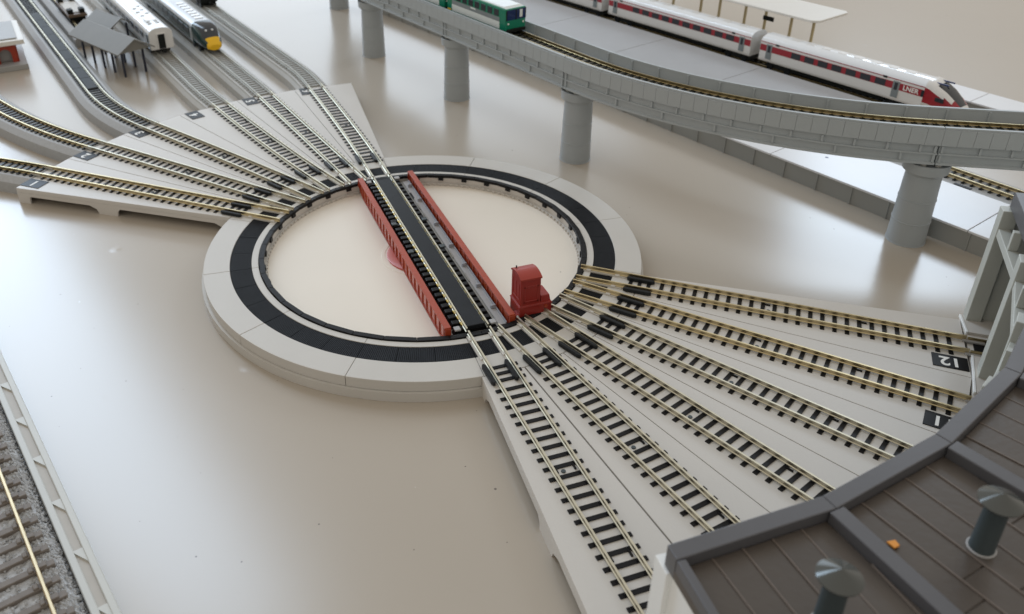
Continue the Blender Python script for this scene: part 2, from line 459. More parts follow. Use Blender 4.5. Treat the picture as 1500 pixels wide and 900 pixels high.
upb(MB().box((0, 0, 1.35), (139.6, 7.6, .9)).box((69.5, 0, 1.0), (1.2, 7.6, 1.9))).build('walkway', PLATE, br, bev=.2)
for s in (-1, 1):
    MB().sweep([(-71.8, 0), (71.8, 0)], [(o + s * 4.5, h) for o, h in RAILP], 5.1 + .45).build('rail', RAIL, br)
ft = None
for i in range(32):
    for y in (-5.05, 3.95):
        if ft is None: ft = upb(MB().box((0, 0, .85), (2.2, .4, .25))).build('rail_foot', GOLD, br, loc=(-66.1, y, 0))
        else: dup(ft, br, (-66.1 + i * 4.26, y, 0))
bs = upb(MB().box((0, 0, -.6), (2.9, 18.8, 2.5), top=.86)).build('sleeper', BLACK, br, bev=.18, loc=(-68.2, 0, 0))
for i in range(1, 33): dup(bs, br, (-68.2 + i * 4.26, 0, 0))
for x in (-70.3, -22, 5.5, 68.8):
    for y in (-7.6, 7.6):
        upb(MB().box((x, y, .75), (2.7, 2.6, .9))).build('sleeper_cap', VENTG if abs(x) < 60 else SHELF, br, bev=.3)
upb(MB().box((0, 12.0, -1.5), (138, 3.4, .35))).build('side_shelf', SHELF, br)
upb(MB().box((0, 13.4, -1.0), (138, .5, .7))).build('shelf_rim', LILAC, br)
for x in (-45, -18, 4, 22, 40, -62, 57):
    upb(MB().box((x, 12.4, -.55), (1.3, 2.6, 1.7), top=.75)).build('shelf_bracket', LILAC, br, bev=.15)
for i, x in enumerate((-52, -40, -28, 10, 31)):
    upb(MB().box((x, 10.4, -1.55), (6.5, .9, .5))).build('deck_slot', BLACK if i < 1 else UNDER, br)
# control cabin, part of the bridge
cb = upb(MB().box((64.2, 23.6, 8.9), (9.6, 8.6, 18.2)).box((64.2, 26.0, 2.0), (9.9, 14.0, 6.4))).build('cabin', DKRED, br, bev=.15)
upb(MB().box((64.2, 30.6, 6.0), (9.0, 4.6, 3.6), top=.82)).build('engine_box', DKRED, cb, bev=.3)
b = MB(); ra = []
for i in range(13):
    t = -1 + 2 * i / 12; ra.append((t * 5.15, 17.9 + 1.35 * (1 - t * t)))
prof = ra + [(x, z - .7) for x, z in reversed(ra)]
b.wall((64.2, 18.7), (64.2, 28.6), [(0, 0)], 1) if False else None
vs = [(64.2 + x, y, z) for y in (19.0, 28.2) for x, z in prof]; n = len(prof)
b.add(vs, [list(range(n))[::-1], list(range(n, 2 * n))] + [(i, (i + 1) % n, n + (i + 1) % n, n + i) for i in range(n)])
upb(b).build('cabin_roof', CABR, cb, smooth=True)
for y, w in ((21.2, 2.6), (25.6, 2.6)):
    pass
fr = MB()
for (ya, yb, za, zb) in ((20.6, 27.0, 13.6, 14.3), (20.6, 27.0, 6.6, 7.3), (20.6, 21.3, 6.6, 14.3), (26.3, 27.0, 6.6, 14.3)):
    fr.box((69.0, (ya + yb) / 2, (za + zb) / 2), (.3, yb - ya, zb - za))
upb(fr).build('cabin_door_frame', DKRED, cb, bev=.1)
fr = MB()
for xa in (61.2, 64.4, 67.4): fr.box((xa, 19.3, 11.4), (.4, .3, 7.6))
fr.box((64.3, 19.3, 7.4), (6.8, .3, .5))
upb(fr).build('cabin_window_frame', DKRED, cb, bev=.1)
upb(MB().box((64.2, 26.0, 4.6), (10.3, 14.4, .5))).build('cabin_sill', DKRED, cb, bev=.1)
upb(MB().cyl((69.0, 30.4, 3.6), (69.7, 30.4, 3.6), .7, 12)).build('headlamp', RED, cb, smooth=True)
upb(MB().box((67.5, 17.6, .5), (3.4, 3.6, 2.2))).build('cabin_arm', DKRED, br, bev=.15)
upb(MB().cyl((69.0, 18.0, .9), (69.7, 18.0, .9), .55, 12)).build('screw', CHAIR, br, smooth=True)
upb(MB().cyl((61.0, 20.5, 18.0), (61.0, 20.5, 19.8), .3, 8)).build('roof_pin', BLACK, cb)

# ---------------------------------------------------------------- approach decks (6 + 6)
R_IN, R_OUT = 99.5, 224.0
def approach(num, ang, near, label, railm, bend=0.0, gap=(.14, .14)):
    t = thing('approach_track', label, 'track deck', (*P(160, ang), T), ang, 'approach decks around the turntable')
    OX = -160.0
    def fin(b): b.v = [(x + OX, y, z - T) for x, y, z in b.v]; return b
    tn = math.tan(rad(5.0))
    def hw(r, s): return r * tn - (gap[0] if s < 0 else gap[1])
    def oy(r): return bend * (max(0.0, r - 92.0) / (R_OUT - 92.0)) ** 1.5
    ba = math.degrees(math.atan2(bend, R_OUT - 104.0))
    poly = []
    for i in range(7):
        a = -5 + 10 * i / 6
        x = R_IN * math.cos(rad(a)); y = R_IN * math.sin(rad(a))
        y = max(-hw(x, -1), min(hw(x, 1), y)); poly.append((x, y))
    poly = poly[::-1]
    poly = [(R_OUT, -hw(R_OUT, -1)), (R_OUT, hw(R_OUT, 1))] + poly
    fin(MB().prism(poly, -2.4, 0)).build('deck', DECK, t, bev=.1)
    for s in (-1, 1):
        a = (R_IN - .2, s * hw(R_IN, s)); e = (R_OUT, s * hw(R_OUT, s)); L = math.hypot(e[0] - a[0], e[1] - a[1])
        pr = [(0, -2.45), (0, T)]
        def arch(s0, s1, sl0, sl1):
            return [(s0, T), (s0 + sl0 * .2, -6.2), (s0 + sl0, -4.4), (s1 - sl1, -4.4), (s1 - sl1 * .2, -6.2), (s1, T)]
        pr += arch(4, L * .52, 5, 2) + arch(L * .52 + 11, L - 7, 5, .6) + [(L, T), (L, -2.45)]
        b = MB(); 
        if s < 0: b.wall(a, e, pr, 1.1)
        else: b.wall((e[0], e[1]), (a[0], a[1]), [(L - q, z) for q, z in pr], 1.1)
        fin(b).build('side_wall', DECK, t)
    b = MB().box((R_OUT - .7, 0, (T - 2.45) / 2), (1.2, 2 * hw(R_OUT, 1) - 3.2, -T - 2.45)); fin(b).build('end_wall', DECK, t)
    sd = -1 if near else 1                        # side the guard bars and the number plate stand on
    path = [(73.3 + OX, 0)] + ([(92 + 12 * q + OX, oy(92 + 12 * q)) for q in range(11)] if bend else []) + [(R_OUT + OX + .5, bend)]
    lay_rails(t, path, -T + .5, railm)
    n = 0
    r = 109.0
    while r < R_OUT - 4:
        dup(SLP, t, (r + OX, oy(r), -T), ba); r += 4.56; n += 1
    for r in (96.0, 99.8, 103.6):
        fin(MB().box((r, sd * -1.0, .2), (1.5, 11.6, .45))).build('sleeper', BLACK, t)
    for s in (-1, 1):
        y = s * 4.5 + sd * 1.75
        fin(MB().prism([(95.0, y - .9), (104.6, y - .9), (105.8, y - .4), (105.8, y + .4), (104.6, y + .9), (95.0, y + .9), (94.0, y + .4), (94.0, y - .4)], .1, 1.75)).build('guard_block', SOOT, t, bev=.25)
        fin(MB().box((83, s * 4.5, .16), (20.5, 2.5, .62))).build('rail_seat', RING, t)
        for r in (77.0, 89.6):
            fin(MB().box((r, s * 4.5, .62), (2.0, 2.5, .7))).build('rail_chair', CHAIR, t, bev=.15)
    if not near:
        for s in (-1, 1):
            fin(MB().box((R_OUT, s * 4.5 + bend, .95), (7.0, 1.7, 1.1))).build('rail_joiner', DULL, t, bev=.15)
    # moulded marks: T-shaped sleeper clips and a round peg
    for i in (9, 17):
        r = 109.0 + 4.56 * i
        for s in (-1, 1):
            fin(MB().box((r + 1.5, s * 3.1 + oy(r), .3), (2.6, .6, .5))).build('clip', BLACK, t)
    fin(MB().lathe([(0.01, 0), (.8, 0), (.75, .35), (0.01, .35)], 12, (109 + 4.56 * 9.5, -1.0 + oy(152)), cap=False)).build('peg', VENTG, t)
    if num:
        yc = sd * 12.2; xc = 217.6 if near else 218.2
        fin(MB().box((xc, yc, .15), (12.2, 8.2, .3))).build('number_plate', BLACK, t, bev=.05)
        rot = (0, 0, math.pi) if near else (0, 0, 0)
        text_mesh('number', num, 7.6, DIGIT, t, (xc + OX, yc, -T + .34), rot, .04)
    return t
NEARL = {7: 'grey approach deck lined up with the cabin end of the red bridge',
         8: 'grey approach deck next to the one the bridge cabin end lines up with',
         9: 'grey approach deck third round the ring from the cabin end of the bridge',
         10: 'grey approach deck between deck 11 and the deck three from the bridge cabin',
         11: 'grey approach deck with black plate 11 running under the shed roof',
         12: 'grey approach deck with black plate 12 leading into the open shed bay'}
for k in range(7, 13):
    approach(str(k) if k > 10 else None, (k - 7) * 10.0, True, NEARL[k], BRASS if k > 10 else RAIL, 0.0, (.14, .42) if k == 7 else (.14, .14))
# far-side decks: small real misalignments of the flexible modules
FARL = {1: 'grey approach deck with black number plate 1 and open arched side',
        2: 'grey approach deck with black number plate 2 leading to the curve by the red building', 3: 'grey approach deck with black number plate 3 leading to the long curved track',
        4: 'grey approach deck with black number plate 4 leading to the white coach',
        5: 'grey approach deck with black number plate 5 leading to the yellow-nosed train',
        6: 'grey approach deck with black number plate 6 beside the open table'}
BEND = {1: 0.0, 2: 1.0, 3: 3.5, 4: -7.5, 5: 1.0, 6: 5.5}
FARA = {1: 230.0, 2: 220.0, 3: 210.0, 4: 200.0, 5: 190.0, 6: 180.0}
for k in range(1, 7):
    approach(str(k), FARA[k], False, FARL[k], BRASS if k == 1 else RAIL, BEND[k])

# ---------------------------------------------------------------- feeder tracks on the far side
def feeder(label, path, railm, style, pitch, group='feeder tracks beyond the approach decks', start=2.0):
    t = thing('feeder_track', label, 'track', (*path[0], T), 0, group)
    q = [(x - path[0][0], y - path[0][1]) for x, y in path]
    zt = -T
    if style == 'bed':
        MB().sweep(q, [(-12.5, 0), (12.5, 0), (12.0, zt - 2.5), (8.6, zt + .2), (-8.6, zt + .2), (-12.0, zt - 2.5)]).build('roadbed', BED, t)
        lay_sleepers(t, q, zt + .1, SLP_BED, pitch, start)
    else:
        MB().sweep(q, [(-10.5, 0), (10.5, 0), (10.5, zt - 3.4), (8.8, zt - 1.2), (8.4, zt), (-8.4, zt), (-8.8, zt - 1.2), (-10.5, zt - 3.4)]).build('roadbed', SLAB, t)
        lay_sleepers(t, q, zt - .1, SLP_CONC, pitch, start)
    lay_rails(t, q, zt + .5, railm)
    return t, q
def st(k):
    x, y = P(R_OUT + .4, FARA[k]); c, s_ = math.cos(rad(FARA[k])), math.sin(rad(FARA[k]))
    return (x - s_ * BEND[k], y + c * BEND[k])
paths = {
 1: bezier_arc(*st(1), 230, [(120, 14)]),
 2: bezier_arc(*st(2), 221, [(210, -27), (200, 0)]),
 3: bezier_arc(*st(3), 211.5, [(82, -18.5), (560, 0)]),
 4: bezier_arc(*st(4), 196.5, [(40, -4), (560, 0)]),
 5: bezier_arc(*st(5), 190, [(20, 2.5), (560, 0)]),
 6: bezier_arc(*st(6), 182.6, [(46, 9.9), (560, 0)])}
feeder('short curved grey track ending at deck plate 1', paths[1], OLD, 'bed', 4.3)
feeder('curved grey ballast track ending at deck plate 2', paths[2], BRASS, 'bed', 4.4)
t3, q3 = feeder('long curved grey track with dark crossing slab ending at deck plate 3', paths[3], RAIL, 'bed', 4.4)
# dark infill panels between the rails of track 3
def along(path, d):
    for (x0, y0), (x1, y1) in zip(path, path[1:]):
        L = math.hypot(x1 - x0, y1 - y0)
        if d <= L or (x1, y1) == path[-1]:
            return (x0 + (x1 - x0) * d / L, y0 + (y1 - y0) * d / L, math.degrees(math.atan2(y1 - y0, x1 - x0)))
        d -= L
for i in range(9):
    x, y, h = along(q3, 96 + i * 24.2)
    MB().box((0, 0, 1.0), (23.8, 6.6, 1.6)).build('infill_panel', INFILL, t3, bev=.15, loc=(x, y, -T), rz=h)
feeder('pale concrete track holding the white gangway coach', paths[4], DULL, 'slab', 4.4)
feeder('pale concrete track holding the dark green yellow-nosed train', paths[5], DULL, 'slab', 4.4)
feeder('pale concrete track on the open table side ending at deck plate 6', paths[6], DULL, 'slab', 4.4)
sp = bezier_arc(-405, -150, 192.7, [(400, 0)])
feeder('grey siding behind the small shelter carrying the brown flat wagon', sp, OLD, 'bed', 4.4)

# ---------------------------------------------------------------- viaduct
VP = Vector((-79.2, 106.1)); VH = 15.2; VR = 229.4; VW = 13.7; ZT, ZB = 53.0, 35.0
vn = Vector((-math.sin(rad(VH)), math.cos(rad(VH)))); vt = Vector((math.cos(rad(VH)), math.sin(rad(VH))))
V0 = VP + vn * VW; VC = V0 + vn * VR; VARC = VR * math.pi / 4
def vpath(s):
    if s < -231:
        a = (-231 - s) / VR; hh = rad(VH) - a
        p = V0 + vt * -231 + vn * VR + Vector((math.sin(hh), -math.cos(hh))) * VR
        return p.x, p.y, math.degrees(hh)
    if s <= 0: p = V0 + vt * s; return p.x, p.y, VH
    a = min(s / VR, math.pi / 4); hh = rad(VH) + a
    p = VC + Vector((math.sin(hh), -math.cos(hh))) * VR
    if s > VARC: p = p + Vector((math.cos(hh), math.sin(hh))) * (s - VARC)
    return p.x, p.y, math.degrees(hh)
def viaduct(label, s0, s1):
    x0, y0, h0 = vpath((s0 + s1) / 2)
    t = thing('viaduct_span', label, 'viaduct', (x0, y0, ZB), 0, 'viaduct spans end to end on the piers')
    n = max(2, int((s1 - s0) / 8))
    pts = []
    for i in range(n + 1):
        x, y, h = vpath(s0 + .15 + (s1 - s0 - .3) * i / n); pts.append((x - x0, y - y0))
    w = VW; H = ZT - ZB
    prof = [(-w + .3, 0), (w - .3, 0), (w - .3, .9), (w - 1.6, 1.2), (w - 1.6, 9.2), (w - .9, 9.5), (w - .9, H - .9), (w - 1.8, H - .9), (w - 1.8, 11.8),
            (-w + 1.8, 11.8), (-w + 1.8, H - .9), (-w + .9, H - .9), (-w + .9, 9.5), (-w + 1.6, 9.2), (-w + 1.6, 5.6), (-w + .5, 5.5), (-w + .5, 4.8), (-w + 1.6, 4.7), (-w + 1.6, 1.2), (-w + .3, .9)]
    MB().sweep(pts, prof).build('girder', CONC, t)
    for sgn in (-1, 1):
        MB().sweep(pts, [(sgn * (w - 1.15) - .75, H - .9), (sgn * (w - 1.15) + .75, H - .9), (sgn * (w - 1.15) + .75, H), (sgn * (w - 1.15) - .75, H)]).build('coping', CONC, t)
    np_ = int(round((s1 - s0) / 6.4)); proto = {}
    for i in range(np_):
        s = s0 + (i + .5) * (s1 - s0) / np_
        x, y, h = vpath(s)
        for sgn in (-1, 1):
            k = 1 + (sgn * -VW / VR if 0 < s < VARC else 0)
            key = (sgn, 0 < s < VARC)
            L = (s1 - s0) / np_ * k - .10
            lx = -math.sin(rad(h)) * sgn * (w - .45); ly = math.cos(rad(h)) * sgn * (w - .45)
            loc = (x - x0 + lx, y - y0 + ly, 0)
            if key not in proto: proto[key] = MB().box((0, 0, (9.4 + H - .95) / 2), (L, .85, H - .95 - 9.4)).build('parapet_panel', CONC, t, bev=.05, loc=loc, rz=h)
            else: dup(proto[key], t, loc, h)
    # inner posts on the far parapet, web ribs on both faces
    pp = None; d = s0 + 8
    while d < s1 - 3:
        x, y, h = vpath(d); o = (w - 2.1); loc = (x - x0 - math.sin(rad(h)) * o, y - y0 + math.cos(rad(h)) * o, 0)
        if pp is None: pp = MB().box((0, 0, (11.8 + H - .9) / 2), (.9, .9, H - .9 - 11.8)).build('inner_post', CONC, t, loc=loc, rz=h)
        else: dup(pp, t, loc, h)
        d += 18.0
    for z0, z1, pitch, off in ((5.7, 9.0, 13.0, 4), (1.2, 4.7, 26.0, 10)):
        pr_ = None; d = s0 + off
        ds = [s0 + 1.4] + [s0 + off + pitch * i for i in range(1 if off > 5 else 1, 60) if s0 + off + pitch * i < s1 - 5] + [s1 - 1.4]
        for d in ds:
            x, y, h = vpath(d)
            for sgn in (-1, 1):
                o = sgn * (w - 1.15); loc = (x - x0 - math.sin(rad(h)) * o, y - y0 + math.cos(rad(h)) * o, 0)
                if pr_ is None: pr_ = MB().box((0, 0, (z0 + z1) / 2), (1.0, 1.0, z1 - z0)).build('web_rib', CONC, t, loc=loc, rz=h)
                else: dup(pr_, t, loc, h)
    MB().sweep(pts, [(-8.8, 11.82), (8.8, 11.82), (7.8, 12.4), (-7.8, 12.4)]).build('track_bed', CONC2, t)
    lay_sleepers(t, pts, 12.3, SLP_VIA, 4.5, 1.5)
    lay_rails(t, pts, 12.9, OLD)
    return t
viaduct('grey curved viaduct span at the far end behind the rear tram car', -231 - VARC, -231)
viaduct('grey straight viaduct span beneath the rear green tram car', -231, -118)
viaduct('grey straight viaduct span beneath the front green tram car', -118, 0)
viaduct('grey curved viaduct span with open track in front of the red train', 0, VARC)
viaduct('grey straight viaduct span beyond the curve above the engine shed', VARC, VARC + 124)

def pier(s, label, off=-3.6):
    x, y, h = vpath(s)
    x -= math.sin(rad(h)) * off; y += math.cos(rad(h)) * off
    t = thing('pier', label, 'pier', (x, y, T), h, 'round grey viaduct piers')
    H = ZB - T - 1.6
    zs = [0, H * .27, H * .54, H - 6.5]; r = lambda z: 8.7 - 1.0 * z / H
    for a, c in zip(zs, zs[1:]):
        MB().lathe([(0.01, a), (r(a) + .22, a), (r(a) + .22, a + .4), (r(a), a + .5), (r(c), c), (0.01, c)], 48, cap=False).build('column_drum', PIER, t, smooth=True)
    MB().lathe([(0.01, H - 6.5), (8.0, H - 6.5), (8.3, H - 5.8), (9.9, H - 4.6), (10.2, H), (9.3, H), (9.2, H - .8), (0.01, H - .8)], 48, cap=False).build('capital', PIER, t, smooth=True)
    for dx in (-3.2, 3.2):
        for dy in (-5.5, 5.5):
            MB().cyl((dx, dy, H - .9), (dx, dy, H + 1.55), 1.3, 8, .9).build('bearing', PANEL, t)
pier(-231 - 140, 'grey viaduct pier farthest away, cut by the picture top')
pier(-229, 'grey viaduct pier under the rear green tram car')
pier(-117, 'grey viaduct pier under the joint behind the front tram car')
pier(3, 'grey viaduct pier where the straight span meets the curve')
pier(VARC, 'grey viaduct pier standing against the panelled platform wall')

# ---------------------------------------------------------------- trains: helpers
def loft(secs, n=20):
    """secs: (x, half width, z bottom, z top, roundness, y shift) -> grid of rings"""
    rings = []
    for x, w, z0, z1, e in secs:
        ring = []
        for i in range(n):
            a = 2 * math.pi * i / n
            c, s = math.cos(a), math.sin(a)
            ex = 2.0 / e
            yy = w * math.copysign(abs(c) ** ex, c); zz = (z0 + z1) / 2 + (z1 - z0) / 2 * math.copysign(abs(s) ** ex, s)
            ring.append((x, yy, zz))
        rings.append(ring)
    return rings
def loft_mesh(rings, sel=None, cap0=True, cap1=True, push=0.0):
    b = MB(); n = len(rings[0])
    fs = []
    vs = [p for r in rings for p in r]
    for i in range(len(rings) - 1):
        for j in range(n):
            if sel is None or sel(i, j, rings):
                fs.append((i * n + j, i * n + (j + 1) % n, (i + 1) * n + (j + 1) % n, (i + 1) * n + j))
    if cap0: fs.append(list(range(n))[::-1])
    if cap1: fs.append([(len(rings) - 1) * n + j for j in range(n)])
    used = sorted({i for f in fs for i in f}); mp = {k: q for q, k in enumerate(used)}
    return b.add([vs[i] for i in used], [[mp[i] for i in f] for f in fs])
def coach_body(L, hw, z0, z1, zr, n=6):
    """extruded coach section from x=0 to -L: flat sides to z1, arched roof to zr"""
    pr = [(-hw + .5, z0), (hw - .5, z0), (hw, z0 + 1.2), (hw, z1)]
    for i in range(1, n): 
        a = math.pi / 2 * i / n
        pr.append((hw * math.cos(a) ** .8, z1 + (zr - z1) * math.sin(a)))
    pr += [(0.0, zr)]
    pr += [(-y, z) for y, z in pr[::-1][1:-2]]
    pr += [(-hw, z0 + 1.2)] if (-hw, z0 + 1.2) not in pr else []
    return pr
def extrude_x(pr, x0, x1):
    n = len(pr); b = MB()
    b.add([(x, y, z) for x in (x0, x1) for y, z in pr], [list(range(n)), list(range(n, 2 * n))[::-1]] + [(i, n + i, n + (i + 1) % n, (i + 1) % n) for i in range(n)])
    return b
def bogie(t, x, z, hw=7.0, L=22):
    o = MB().box((x, 0, z), (L, hw * 2, 3.6), top=.9).build('bogie', TBLACK, t, bev=.3)
    for dx in (-L * .32, L * .32):
        for s in (-1, 1):
            MB().cyl((x + dx, s * (hw - .6), z - 1.3), (x + dx, s * (hw + .3), z - 1.3), 2.4, 14).build('wheel', SOOT, o)

# white coach on track 4 (local x forward, nose at 0)
def place(path, d, z):
    x, y, h = along(path, d); return (x, y, z), h + 180
loc, h = place(paths[4], 122, 2.4)
wc = thing('coach', 'white coach with open gangway end and silver sides on pale track', 'train coach', loc, h)
pr = coach_body(165, 8.6, 2.2, 14.0, 18.2)
extrude_x([(y, z) for y, z in pr if z <= 14.01], 0, -165).build('body', SILV, wc)
rf = [(y * 1.004, z + .02) for y, z in pr if z >= 13.99]
extrude_x(rf, .1, -165).build('roof', ROOFW, wc, smooth=True)
e = extrude_x([(y * 1.01, z) for y, z in pr], 1.0, 0.15).build('end_wall', COACHW, wc, bev=.3)
MB().box((1.15, 0, 8.2), (1.2, 5.0, 10.6)).build('gangway_door', TBLACK, e)
MB().box((1.3, -3.0, 8.2), (1.4, .9, 11.4)).box((1.3, 3.0, 8.2), (1.4, .9, 11.4)).box((1.3, 0, 14.0), (1.4, 6.9, .8)).build('gangway_frame', COACHW, e, bev=.15)
for s in (-1, 1):
    MB().box((-5, s * 8.62, 8.0), (6, .25, 10.5)).build('door', DGREEN, wc)
    MB().box((-5, s * 8.7, 10.0), (3, .25, 5)).build('door_window', GLASSD, wc)
    for i in range(9): MB().box((-21 - i * 14, s * 8.64, 9.8), (10.5, .25, 4.4)).build('window', GLASSD, wc)
    MB().box((-84, s * 8.6, 3.6), (150, .2, 2.2)).build('skirt_stripe', TRAMG, wc)
for x, y in [(-14 - 5.0 * i, dy) for i in range(3) for dy in (-3, 2.5)] + [(-38, -2), (-44, 2.5), (-50, -2.5), (-56, 2), (-62, -2), (-68, 2)]:
    MB().lathe([(1.5, 17.1), (1.5, 18.35), (0.01, 18.4)], 12, (x, y), cap=False).build('roof_vent', STONE, wc)
MB().box((-26, 0, 17.9), (9, 8, 1.0)).build('roof_unit', COACHW, wc, bev=.3)
bogie(wc, -16, 1.2); bogie(wc, -145, 1.2)
MB().box((3.0, 0, 1.4), (5, 2.2, 1.6)).build('coupler', TBLACK, wc, bev=.2)

# dark green train with a yellow nose on track 5
loc, h = place(paths[5], 97, 2.4)
gt = thing('train_car', 'dark green train car with yellow nose and black windscreen', 'train', loc, h)
NX = [(-26, 8.6, 2.0, 18.0, 4.2), (-20, 8.6, 2.0, 17.6, 4.0), (-14, 8.3, 1.8, 16.2, 3.6), (-9, 7.7, 1.6, 13.6, 3.2), (-5, 6.8, 1.5, 10.6, 3.0), (-2, 5.6, 1.5, 8.2, 2.8), (0, 4.0, 2.0, 6.0, 2.4)]
rg = loft(NX, 24)
def zone(i, j, r):
    mid = [(r[i][j][k] + r[i + 1][(j + 1) % 24][k]) / 2 for k in range(3)]
    x, y, z = mid
    if i >= 2 and abs(y) < 4.9 and z < 11.2 and z > 3.2 and i >= 3: return 'y'
    if 0 <= i <= 3 and abs(y) < 6.6 and z > 10.0: return 'b'
    return 'g'
loft_mesh(rg, lambda i, j, r: zone(i, j, r) == 'g', True, False).build('nose', DGREEN, gt, smooth=True)
loft_mesh(rg, lambda i, j, r: zone(i, j, r) == 'y', False, True).build('yellow_panel', YEL, gt, smooth=True)
loft_mesh(rg, lambda i, j, r: zone(i, j, r) == 'b', False, False).build('windscreen', GLASSD, gt, smooth=True)
pr = coach_body(150, 8.6, 2.0, 13.8, 18.0)
extrude_x([(y, z) for y, z in pr if z <= 13.81], -26, -175).build('body', DGREEN, gt)
extrude_x([(y * 1.003, z + .02) for y, z in pr if z >= 13.79], -25.9, -175).build('roof', SILV, gt, smooth=True)
for s in (-1, 1):
    MB().box((-29, s * 8.62, 8.4), (4.4, .25, 9.5)).build('door', SILV, gt)
    for i in range(9): MB().box((-40 - i * 14, s * 8.64, 9.6), (11, .25, 4.2)).build('window', GLASSD, gt)
for i in range(7): MB().box((-34 - i * 8, 0, 18.1), (4.5, 6, .7)).build('roof_unit', ROOFW, gt, bev=.15)
for y in (-2.4, 2.4): MB().lathe([(0.9, 12.2), (.9, 14.7), (0.01, 14.8)], 10, (-10.5, y), cap=False).build('lamp', COACHW, gt)
bogie(gt, -24, 1.0); bogie(gt, -155, 1.0)

# dark wagon end further along track 6
loc, h = place(paths[6], 232, 2.4)
dw = thing('wagon', 'black low wagon on the outermost pale track', 'wagon', loc, h)
MB().box((-32, 0, 4.5), (64, 15, 4)).build('body', TBLACK, dw, bev=.4)
MB().box((1.5, 0, 2.4), (5, 2.6, 2.2)).build('coupler', TBLACK, dw, bev=.3)
bogie(dw, -10, 1.4, 6.5, 15); bogie(dw, -52, 1.4, 6.5, 15)

# brown flat wagon behind the shelter
loc, h = place(sp, 40, 2.4)
fw = thing('flat_wagon', 'brown flat wagon with black end blocks behind the shelter', 'wagon', loc, h)
MB().box((-28, 0, 3.6), (56, 15, 2.4)).build('frame', BROWN, fw, bev=.3)
MB().box((-26, 0, 5.0), (40, 12, .8)).build('deck', TAN, fw)
for x in (-6, -48):
    for y in (-4.6, 4.6): MB().box((x, y, 6.6), (7, 4.2, 3.6)).build('load_block', TBLACK, fw, bev=.3)
bogie(fw, -10, 1.2, 6.0, 15); bogie(fw, -46, 1.2, 6.0, 15)

# ---------------------------------------------------------------- green tram on the viaduct
def tram(label, s_front, L):
    xm, ym, hm = vpath(s_front)
    t = thing('tram_car', label, 'tram', (xm, ym, ZB + 14.6), hm, 'green tram cars on the viaduct')
    t.scale = (1, 1, .9)
    hw = 7.6
    bd = MB().box((-L / 2, 0, 8.6), (L, hw * 2, 15.0)).build('body', GREEN, t, bev=.7)
    MB().box((-L / 2, 0, 16.4), (L - 1.5, hw * 2 - 1.6, 1.0), top=.9).build('roof', TRAMW, t, bev=.3)
    for s in (-1, 1):
        y = s * (hw + .02)
        MB().box((-L / 2, y, 4.4), (L - 12, .25, 4.6)).build('lower_panel', TRAMW, t)
        MB().box((-L / 2, y, 8.2), (L - 12, .22, 2.9)).build('grey_band', TRAMG, t)
        for i in range(int((L - 12) / 6.6)):
            MB().box((-9.2 - i * 6.6, y, 12.3), (4.6, .35, 4.4)).build('window', GLASSD, t, bev=.1)
        MB().box((-L + 3.0, y, 2.4), (3.6, .3, 1.2)).build('marker', YEL, t)
        MB().box((-L / 2 - 2, y + s * .05, 9.0), (5.4, .25, 1.0)).build('nameplate', TRAMW, t)
        MB().box((.1, s * 5.6, 6.2), (.5, 1.2, 1.2)).build('headlight', DIGIT, t, bev=.2)
    f = MB().box((.05, 0, 11.9), (.35, hw * 2 - 1.4, 6.8)).build('windscreen', GLASSB, t, bev=.1)
    MB().box((.2, 0, 11.9), (.4, .5, 6.8)).box((.2, -hw + .6, 11.9), (.4, .5, 6.8)).box((.2, hw - .6, 11.9), (.4, .5, 6.8)).build('pillar', TBLACK, f)
    MB().box((.25, 3.6, 12.2), (.35, 2.0, 5.0)).build('driver_blind', TRAMW, f)
    MB().box((.4, 0, 1.6), (1.6, hw * 2 - 1.6, 2.2)).build('bumper', TBLACK, t, bev=.3)
    for x in (-L * .2, -L * .8):
        MB().box((x, 0, .9), (L * .22, 10, 2.4)).build('bogie', TBLACK, t)
tram('green and white tram car with dark cab window at the front of the viaduct train', -60.0, 62)
tram('green and white tram car coupled behind the leading tram car', -125.0, 62)

# ---------------------------------------------------------------- station beyond the viaduct
SA = Vector((-163.0, 300.0)); SH = 17.2
sd_ = Vector((math.cos(rad(SH)), math.sin(rad(SH)))); sn_ = Vector((-math.sin(rad(SH)), math.cos(rad(SH))))
def S(s, l): p = SA + sd_ * s + sn_ * l; return (p.x, p.y)
ZP = 2.0
def platform(name, label, cat, s0, s1, l0, l1, topm, wallm, slabs, ribs=None, lip=1.2):
    x, y = S(s0, l0)
    t = thing(name, label, cat, (x, y, T), SH)
    W = l1 - l0; L = s1 - s0; H = ZP - T
    MB().box((L / 2, W / 2, (H - lip) / 2), (L, W - 1.2, H - lip)).build('wall', wallm, t)
    n = slabs
    for i in range(n):
        MB().box((L * (i + .5) / n, W / 2, H - lip / 2), (L / n - .35, W, lip - random.uniform(0, .06))).build('top_slab', topm, t, bev=.15)
    if ribs:
        rb = None; d = 3.0
        while d < L:
            if rb is None: rb = MB().box((0, .35, (H - lip) / 2), (.9, .7, H - lip)).build('wall_rib', wallm, t, loc=(d, 0, 0))
            else: dup(rb, t, (d, 0, 0))
            d += ribs
    return t
pa = platform('platform', 'white topped platform with grey panelled wall facing the turntable', 'platform', -330, 320, -126.5, -84.5, WHITE, WALLG, 6, 20.0)
for dx, dy in ((520, 14), (533, 16), (560, 20)):
    MB().lathe([(0.01, 10.4), (.9, 10.4), (.9, 10.65), (0.01, 10.66)], 12, (dx - 245 + 140, dy), cap=False).build('socket', TBLUE, pa)
platform('platform', 'wide grey platform between the viaduct and the red and white train', 'platform', -330, 96, -76, -9.5, PGREY, WALLG, 5)
platform('platform_kerb', 'white kerb strip along the wide grey platform', 'kerb', -330, 96, -84.0, -76.4, WHITE, WALLG, 5)
